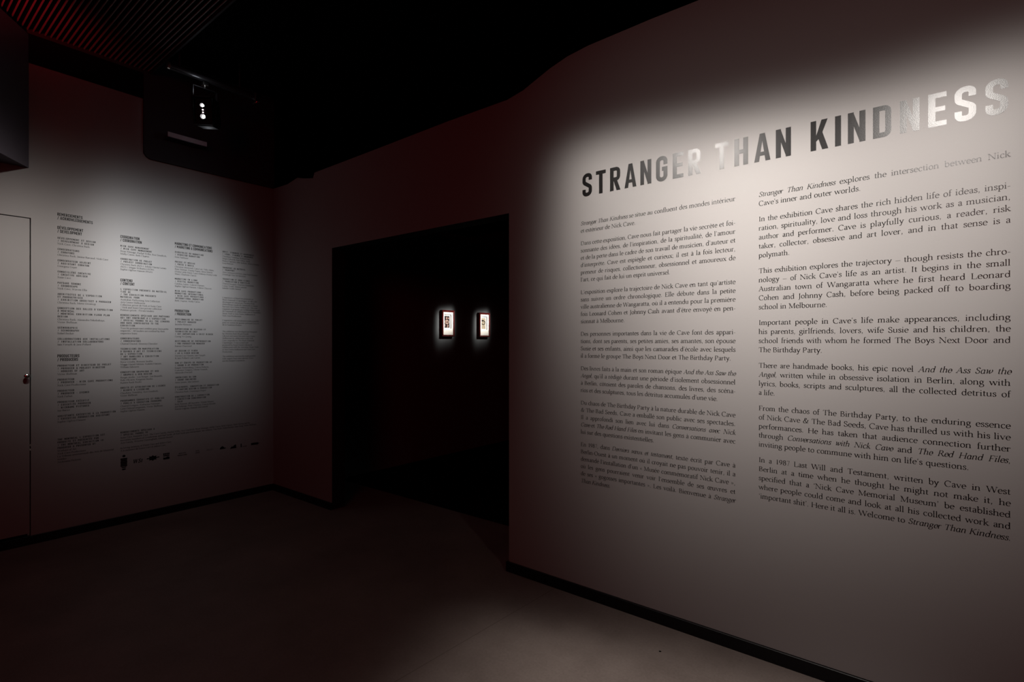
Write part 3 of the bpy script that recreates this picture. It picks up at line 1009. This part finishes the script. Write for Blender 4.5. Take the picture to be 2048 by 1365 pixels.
EN = [
 ["*Stranger Than Kindness* explores the intersection between Nick", "Cave\u2019s inner and outer worlds."],
 ["In the exhibition Cave shares the rich hidden life of ideas, inspi-", "ration, spirituality, love and loss through his work as a musician,",
  "author and performer. Cave is playfully curious, a reader, risk", "taker, collector, obsessive and art lover, and in that sense is a", "polymath."],
 ["This exhibition explores the trajectory \u2013 though resists the chro-", "nology \u2013 of Nick Cave\u2019s life as an artist. It begins in the small",
  "Australian town of Wangaratta where he first heard Leonard", "Cohen and Johnny Cash, before being packed off to boarding", "school in Melbourne."],
 ["Important people in Cave\u2019s life make appearances, including", "his parents, girlfriends, lovers, wife Susie and his children, the",
  "school friends with whom he formed The Boys Next Door and", "The Birthday Party."],
 ["There are handmade books, his epic novel *And the Ass Saw the*", "*Angel*, written while in obsessive isolation in Berlin, along with",
  "lyrics, books, scripts and sculptures, all the collected detritus of", "a life."],
 ["From the chaos of The Birthday Party, to the enduring essence", "of Nick Cave & The Bad Seeds, Cave has thrilled us with his live",
  "performances. He has taken that audience connection further", "through *Conversations with Nick Cave* and *The Red Hand Files*,", "inviting people to commune with him on life\u2019s questions."],
 ["In a 1987 Last Will and Testament, written by Cave in West", "Berlin at a time when he thought he might not make it, he",
  "specified that a \u2018Nick Cave Memorial Museum\u2019 be established", "where people could come and look at all his collected work and",
  "\u2018important shit\u2019. Here it all is. Welcome to *Stranger Than Kindness.*"]]
FULL = {"*Than Kindness.*": 0}


def text_column(name, label, u0, paras, fit, last_full):
    t = thing(name, label, 'wall text', (u0, WY, 1.30))
    z = 1.979
    for pi, para in enumerate(paras):
        ink = Ink(lambda a, b, c: (a - u0, -c, b - 1.30))
        for li, line in enumerate(para):
            just = COL_W if (li < len(para) - 1 or (pi == len(paras) - 1 and last_full)) else None
            serif_line(ink, line, u0, z, EM, just, True, fit)
            z -= PITCH if li < len(para) - 1 else GAP
        link('paragraph', ink.mesh('paragraph'), M_VINYL, t)
    return t


text_column('french_wall_text', 'narrow column of small black French serif text on the long wall, beside the doorway', -1.4437, FR, 1.01, False)
text_column('english_wall_text', 'column of small black English serif text on the long wall, beside the French column', -0.5612, EN, 1.008, True)

# ---------------------------------------------------------------- credits on the other wall
STEP, HSTEP = 0.01946, 0.0255
C_EM, M_ADV, M_CAP, H_CAP = 0.0176, 0.00925, 0.0126, 0.0205


def credit_block(ink, u0, z, text):
    """lines: H = condensed heading, M = fixed-pitch capitals, S = serif; empty = blank line"""
    for ln in text.split('|'):
        k, s = (ln[0], ln[1:]) if ln else ('', '')
        if k == 'H':
            sans_line(ink, s, u0, z, H_CAP, H_CAP * 0.96, 0.0017)
            z -= HSTEP
        elif k == 'M':
            sans_line(ink, s, u0, z, M_CAP, M_CAP * 1.1, 0, mono=M_ADV)
            z -= STEP
        else:
            if k == 'S':
                serif_line(ink, s, u0, z, C_EM, None, False)
            z -= STEP


def credit_column(name, label, u0, blocks):
    t = thing(name, label, 'wall text', (WX, u0, 1.2))
    for (z, text) in blocks:
        for part in text.split('||'):
            ink = Ink(lambda a, b, c: (c, a - u0, b - 1.2))
            credit_block(ink, u0, z, part)
            me = ink.mesh('credit_entry')
            link('heading' if part[0] == 'H' else 'credit_entry', me, M_VINYL, t)
            for ln in part.split('|'):
                z -= HSTEP if ln[:1] == 'H' else STEP
            z -= STEP
    return t


credit_column('credits_text', 'tallest credits column, starting beside the flush door, under the acknowledgements heading', 0.894, [
 (2.235, "HREMERCIEMENTS|H/ ACKNOWLEDGEMENTS"),
 (2.143, "HD\u00c9VELOPPEMENT|H/ DEVELOPMENT"),
 (2.075, "MD\u00c9VELOPPEMENT ET DESIGN|M/ DEVELOPMENT & DESIGN|SNick Cave, Christina Back||MCONSERVATEURS|M/ CURATORS|SChristina Back, Janine Barrand, Nick Cave"
         "||MCONSERVATEUR ADJOINT|M/ ASSISTANT CURATOR|SGeorgina Geyer||MCONSEILL\u00c8RE CR\u00c9ATIVE|M/ CREATIVE ADVISER|SSusie Cave||MPAYSAGE SONORE|M/ SOUNDSCAPE|SNick Cave, Warren Ellis"
         "||MARCHITECTES DE L'EXPOSITION|MET PRODUCTRICES|M/ EXHIBITION ARCHITECT & PRODUCER|SChristina Back, Mette Ornstrup"
         "||MCONCEPTION DES SALLES D'EXPOSITION|M\u00c0 MONTR\u00c9AL|M/ MONTR\u00c9AL EXHIBITION FLOOR PLAN|MDESIGN|SChristina Back, Alexandra Sokoloskaya,|SVictor Shiffman"
         "||MSC\u00c9NOGRAPHIE|M/ SCENOGRAPHY|SSidsel Becker||MCOLLABORATEURS AUX INSTALLATIONS|M/ INSTALLATION COLLABORATORS|SIain Forsyth & Jane Pollard"),
 (1.2517, "HPRODUCTEURS|H/ PRODUCERS"),
 (1.188, "MPRODUCTEUR ET DIRECTEUR DE PROJET|M/ PRODUCER & PROJECT DIRECTOR|M- WORKERS OF ART|SVictor Shiffman||MPRODUCTEUR|M/ PRODUCER - NICK CAVE PRODUCTIONS|SNick Cave Productions"
         "||MPRODUCTEUR|M/ PRODUCER - EVENKO|SNick Farkas||MPRODUCTEUR EX\u00c9CUTIF|M/ EXECUTIVE PRODUCER|M- NICKNAME PICTURES|SIne Bertot"
         "||MASSISTANTE EX\u00c9CUTIVE \u00c0 LA PRODUCTION|M/ EXECUTIVE PRODUCTION ASSISTANT|SSophie Ogilvie-Hanson"),
 (0.6754, "MTHE MONTR\u00c9AL L'EXPOSITION EST|MPRODUITE ET PR\u00c9SENT\u00c9E PAR|M/ THE MONTREAL EXHIBITION IS|MPRODUCED & PRESENTED BY|SWorkers of Art|SNick Cave Productions"
          "|SLa Tribune internationale des Arts de Montr\u00e9al|Sevenko|SNickname Pictures")])
credit_column('credits_text', 'second credits column counted from the flush door, under the coordination heading', 1.255, [
 (2.1379, "HCOORDINATION|H/ COORDINATION"),
 (2.073, "MNICK CAVE MANAGEMENT|M/ NICK CAVE MANAGEMENT|SBrian Message, Rachel Willis, Suzi Goodrich,|SMolly Cairns, Beth Clayton||MCOORDINATION DE PROJET|M/ PROJECT COORDINATION"
         "|SChristina Back (RDL), Juliane Harms Larsen|S(RDL), Megan Williams (ACM),|SSophie Ogilvie-Hanson (WoA)"),
 (1.8128, "HCONTENU|H/ CONTENT"),
 (1.7494, "ML'EXPOSITION PR\u00c9SENTE DU MAT\u00c9RIEL|MTIR\u00c9 DE|M/ THE EXHIBITION PRESENTS|MMATERIAL FROM|SAustralian Performing Arts Collection|SArts Centre Melbourne"
          "|SCollection priv\u00e9e de Nick et Susie Cave|S/ Nick and Susie Cave private collection|SPr\u00eateurs priv\u00e9s / Private lenders"
          "||MREMERCIEMENTS SP\u00c9CIAUX AUX PR\u00caTEURS|MQUI ONT CONTRIBU\u00c9 \u00c0 L'EXPOSITION|M/ SPECIAL THANKS TO ALL THE LENDERS|MWHO HAVE CONTRIBUTED TO THE|MEXHIBITION"
          "|STous les pr\u00eateurs sont cr\u00e9dit\u00e9s pour leurs pr\u00eats|Srespectifs / All lenders are credited by their|Srespective loans"
          "||MCONSERVATEURS|M/ CONSERVATORS|SChantal Emond, S\u00e9verine Chevalier"
          "||MTECHNICIENS EN MANIPULATION|MD'\u0152UVRES D'ART ET TECHNICIENS|MDE L'EXPOSITION|M/ ART HANDLERS & EXHIBITION|MTECHNICIANS|SBoris Grinshe, Brenson Smillie,|SMaggy Hamel-Metsos, Violette Hanson,|SWilliam Sabourin"
          "||MCONCEPTION GRAPHIQUE ET WEB|M/ GRAPHIC & WEB DESIGN|SBorger studio - Lea Borger, Zo\u00e9 Brunelli,|SRafa Olivares, Kingston Studio,|SRaisins Rock Studio"
          "||MDROITS ET ATTRIBUTION DE LICENCE|M/ RIGHTS & LICENCING|SClaudiane Tremblay, Suzi Goodrich,|SVictor Shiffman"
          "||MPROGRAMMES \u00c9DUCATIFS ET PUBLICS|M/ PUBLIC & EDUCATION PROGRAMS|SChantal Ev\u00e9quoz, Katharina Nemeyer,|SLone Delund Jorgensen, Victor Shiffman,|SSophie Ogilvie-Hanson")])
credit_column('credits_text', 'third credits column counted from the flush door, under the marketing heading', 1.616, [
 (2.1407, "HMARKETING ET COMMUNICATIONS|H/ MARKETING & COMMUNICATIONS"),
 (2.0759, "MDIRECTRICE DU MARKETING|M/ DIRECTOR MARKETING|SEma Patelione||MPRESSE ET M\u00c9DIAS|M/ PRESS & MEDIA|SChristine Montreuil, Lana Lee, Talia Adam,|SRina Niemac, Danny Payne, Steve Martin"
          "|S(Nasty Little Man), Laura Eldiney (Nasty Little|SMan), Charlotte Garcia||MMARKETING EN LIGNE|M/ DIGITAL MARKETING|SCynthia Aubin, Gabriel Plamant,|SSophie Ogilvie-Hanson, Val\u00e9rie Chouvin"
          "||MNICK CAVE PRODUCTIONS -|MMARKETING INTERNATIONAL|M/ NICK CAVE PRODUCTIONS -|MINTERNATIONAL MARKETING|SBeth Clayton, Molly Cairns"),
 (1.6006, "HPRODUCTION|H/ PRODUCTION"),
 (1.5358, "MGESTIONNAIRE DE PROJET|M/ PROJECT MANAGER|SJacinthe Rh\u00e9aume||MSUPERVISEUR DE PLATEAU ET|MTECHNICIEN EN CHEF|M/ SET SUPERVISOR & CHIEF RIGGER|SCuong Vo-Quang"
          "||MGESTIONNAIRE DE PR\u00c9PRODUCTION|M/ PRE-PRODUCTION MANAGER|SKarene Chartrand||MAV DESIGN ET VID\u00c9O|M/ AV & VIDEO DESIGN|SMorten Lau Hansen, Iain Forsyth|S& Jane Pollard, Lase Larsen"
          "||MSON ET \u00c9QUIPE DE PRODUCTION AV|M/ SOUND & AV PRODUCTION|SKasper Nonnenberg, Francis Roberts,|SFrancesco Yongxin, Olivier Vounch,|SAlexandre Perrault"
          "||MING\u00c9NIEURS DU SON|M/ SOUND ENGINEERS|SAnna Jansen, Jake Jackson||M\u00c9CLAIRAGES, CONCEPTION ET PRODUCTION|M/ LIGHTING DESIGN & PRODUCTION|SChristina Back, Dominique Dupr\u00e9"
          "||MCONSTRUCTION DE L'EXPOSITION|M/ EXHIBITION CONSTRUCTION|M- SAJO|SRick Pearson, Jill Sauvante, Tristan Masson,|SJoel Roberge, Peter Chrestos, Francis Moodie,|SMartin Gagnon, Hamish McConnell")])
credit_column('credits_text', 'shortest credits column, without a large heading, nearest the dark corner of the walls', 1.977, [
 (2.1288, "MDROIT, FINANCES ET ASSURANCES|M/ LEGAL, FINANCE & INSURANCE|SClaudiane Tremblay, Richard Ose,|SSerges Edwards, Kari Dehaj, Andy|SBianca Capitano, John Jackson, Jessica Beckley|SLucy Bennett"
          "||MTRANSPORT DU MAT\u00c9RIEL|M/ TRANSPORT|SAnn Constance (NTAA), Jean-Paul Monette|S(Tristleigh Fine Art Services)||MTRADUCTION ET SOUS-TITRES|M/ TRANSLATION & SUBTITLES"
          "|SChantal Rouquin, Charlotte Rosenkilde,|SLouise Trudel, Maria Lamotte,|SIsabelle Cardin-Simard"),
 (1.7364, "SL\u2019exposition a d\u2019abord \u00e9t\u00e9 pr\u00e9sent\u00e9e au|SBlack Diamond \u00e0 Copenhague, o\u00f9 elle a \u00e9t\u00e9|Sd\u00e9velopp\u00e9e et con\u00e7ue par Christina Back|S(Biblioth\u00e8que royale du Danemark) et Janine"
          "|SBarrand (Arts Centre Melbourne). Elle a \u00e9t\u00e9|Sorganis\u00e9e et propos\u00e9e par la Biblioth\u00e8que royale|Sdu Danemark en collaboration avec le Australian|SMusic Vault at Arts Centre Melbourne et|SNick Cave Productions."
          "||SL\u2019exposition a \u00e9t\u00e9 initialement rendue possible|Sgr\u00e2ce au soutien du sponsor principal Gucci et|Sde la Fondation Beckett."),
 (1.4462, "SThe exhibition was developed and designed|Sby Christina Back (Royal Danish|SLibrary) and Janine Barrand (Arts Centre|SMelbourne) in collaboration with Nick|SCave, originally for The Black Diamond,"
          "|SCopenhagen. It was curated and|Sproduced by Royal Danish Library in|Scollaboration with the Australian Music Vault|Sat Arts Centre Melbourne and Nick Cave|SProductions."
          "||SThe exhibition was initially made possible|Swith support from main sponsor Gucci|Sand the Beckett Foundation.")])
credit_column('thanks_text', 'wide low block of special thanks under the credits columns, above the row of logos', 1.255, [
 (0.6763, "MREMERCIEMENTS SP\u00c9CIAUX \u00c0|M/ SPECIAL THANKS TO|SSusie Cave, Kenneth Cave, The Cave Family, Rachel Willis, Suzi Goodrich, Brian Message, Molly Cairns, Beth Clayton, Mick Harvey and the"
          "|Sincredible members of Grinderman and Bad Seeds, all Bad Seeds past and present, Ian Astbury, Tina Ruth, Sidsel Becker, Sami King, Victor Shiffman,|SArts Family, Wenona Cunningham, Hamlet Brunet."
          "||SIn loving memory of Dawn Cave and Jethro Cave|S\u00c0 la m\u00e9moire de Dawn Cave et Jethro Cave")])

# ---------------------------------------------------------------- row of black marks under the credits
def wall_mark(u, z, label, draw):
    ink = Ink(lambda a, b, c: (c, a, b))
    draw(ink)
    o = link('wall_logo', ink.mesh('wall_logo'), M_VINYL)
    o.location = (WX, u, z)
    return tag(o, label, 'logo', 'logos under the credits')


def box_pts(x0, z0, x1, z1):
    return [(x0, z0), (x1, z0), (x1, z1), (x0, z1)]


def oval(cx, cz, rx, rz, k=14):
    return [(cx + rx * math.cos(6.2832 * i / k), cz + rz * math.sin(6.2832 * i / k)) for i in range(k)]


def crest(k):
    k.poly(oval(0, 0.052, 0.010, 0.009))
    for i in range(5):
        k.poly(box_pts(-0.021 + 0.001 * (i % 2), 0.036 - 0.0125 * i - 0.011, 0.021 - 0.001 * (i % 2), 0.036 - 0.0125 * i))
    k.poly([(-0.018, -0.028), (0.018, -0.028), (0.010, -0.036), (-0.010, -0.036)])
    k.poly(oval(0, -0.047, 0.013, 0.006))


def word(txt, cap, sx, tr):
    def d(k):
        w = sum(glyph('sans', c, False)[0] / 100 * sx + tr for c in txt if c != ' ') + txt.count(' ') * 0.26 * cap
        sans_line(k, txt, -w / 2, 0, cap, sx, tr)
    return d


def script(k):
    ink_w = [('W', -0.030), ('S', 0.004), ('t', 0.022)]
    for c, u in ink_w:
        k.put('ital', c, u, -0.014, 0.036, 0.044, False)
        k.put('ital', c, u + 0.0022, -0.014, 0.036, 0.044, False)


def burst(k):
    pts = []
    for i in range(16):
        a = 6.2832 * i / 16
        r = 1.0 if i % 2 == 0 else 0.66
        pts.append((0.036 * r * math.cos(a), 0.022 * r * math.sin(a)))
    for i in range(16):
        k.poly([(0, 0), pts[i], pts[(i + 1) % 16]])
    k.poly(box_pts(-0.040, -0.004, -0.030, 0.004), 1)
    k.poly(box_pts(0.030, -0.002, 0.044, 0.005), 1)


def stamp(k):
    for i in range(4):
        k.poly(box_pts(-0.022 + i * 0.0115, 0.012, -0.013 + i * 0.0115, 0.026))
    k.poly(box_pts(-0.022, 0.001, 0.021, 0.009))
    k.poly([(-0.022, -0.024), (0.022, -0.024), (0.022, -0.006), (0.006, -0.002), (-0.008, -0.010), (-0.022, -0.006)])


def two_lines(a, b, cap, sx):
    def d(k):
        for t, z in ((a, 0.004), (b, -0.012)):
            w = sum(glyph('sans', c, False)[0] / 100 * sx + 0.0015 for c in t if c != ' ') + t.count(' ') * 0.26 * cap
            sans_line(k, t, -w / 2, z, cap, sx, 0.0015)
    return d


def bird(k):
    k.poly([(-0.024, -0.010), (0.014, -0.010), (0.010, 0.006), (-0.004, 0.016), (-0.020, 0.004)])
    k.poly([(0.014, -0.010), (0.030, -0.004), (0.012, 0.002)])


def hill(k):
    k.poly([(-0.028, -0.012), (0.026, -0.012), (0.022, 0.008), (0.006, 0.014), (-0.004, 0.004), (-0.016, 0.006)])
    k.poly(oval(0.016, 0.012, 0.007, 0.007), 1)


def bar_word(k):
    k.poly(box_pts(-0.026, -0.014, -0.017, 0.017))
    for i in range(4):
        k.poly(box_pts(-0.010 + i * 0.010, -0.013, -0.003 + i * 0.010, -0.008))


def ticket(k):
    k.poly([(-0.036, -0.009), (0.026, -0.011), (0.026, 0.009), (-0.036, 0.010)])
    k.poly([(0.026, -0.005), (0.042, -0.001), (0.026, 0.005)])


for (u, z, lab, fn) in [
    (1.277, 0.452, 'black crest with a round top, first mark in the row under the credits', crest),
    (1.362, 0.452, 'black slanted script initials beside the crest in the row of marks', script),
    (1.464, 0.457, 'black starburst mark between the script initials and the square mark', burst),
    (1.557, 0.455, 'small square black mark with a ragged lower half, beside the starburst', stamp),
    (1.671, 0.453, 'two-line black wordmark in small capitals, widest in the row of marks', two_lines('NICK CAVE', 'PRODUCTIONS', 0.0085, 0.0105)),
    (1.784, 0.454, 'short two-line wordmark beside the widest wordmark', two_lines('ROYAL', 'LIBRARY', 0.0085, 0.0085)),
    (1.880, 0.451, 'thin single-line wordmark, faintest in the row of marks', word('GUCCI', 0.0095, 0.011, 0.006)),
    (1.980, 0.455, 'black rounded mark with a pointed tip, beside the faintest wordmark', bird),
    (2.068, 0.449, 'black hill-shaped mark with a dot above its slope', hill),
    (2.155, 0.451, 'black upright bar with tiny letters beside it', bar_word),
    (2.256, 0.450, 'black ticket-shaped mark, nearest the dark corner', ticket)]:
    wall_mark(u, z, lab, fn)
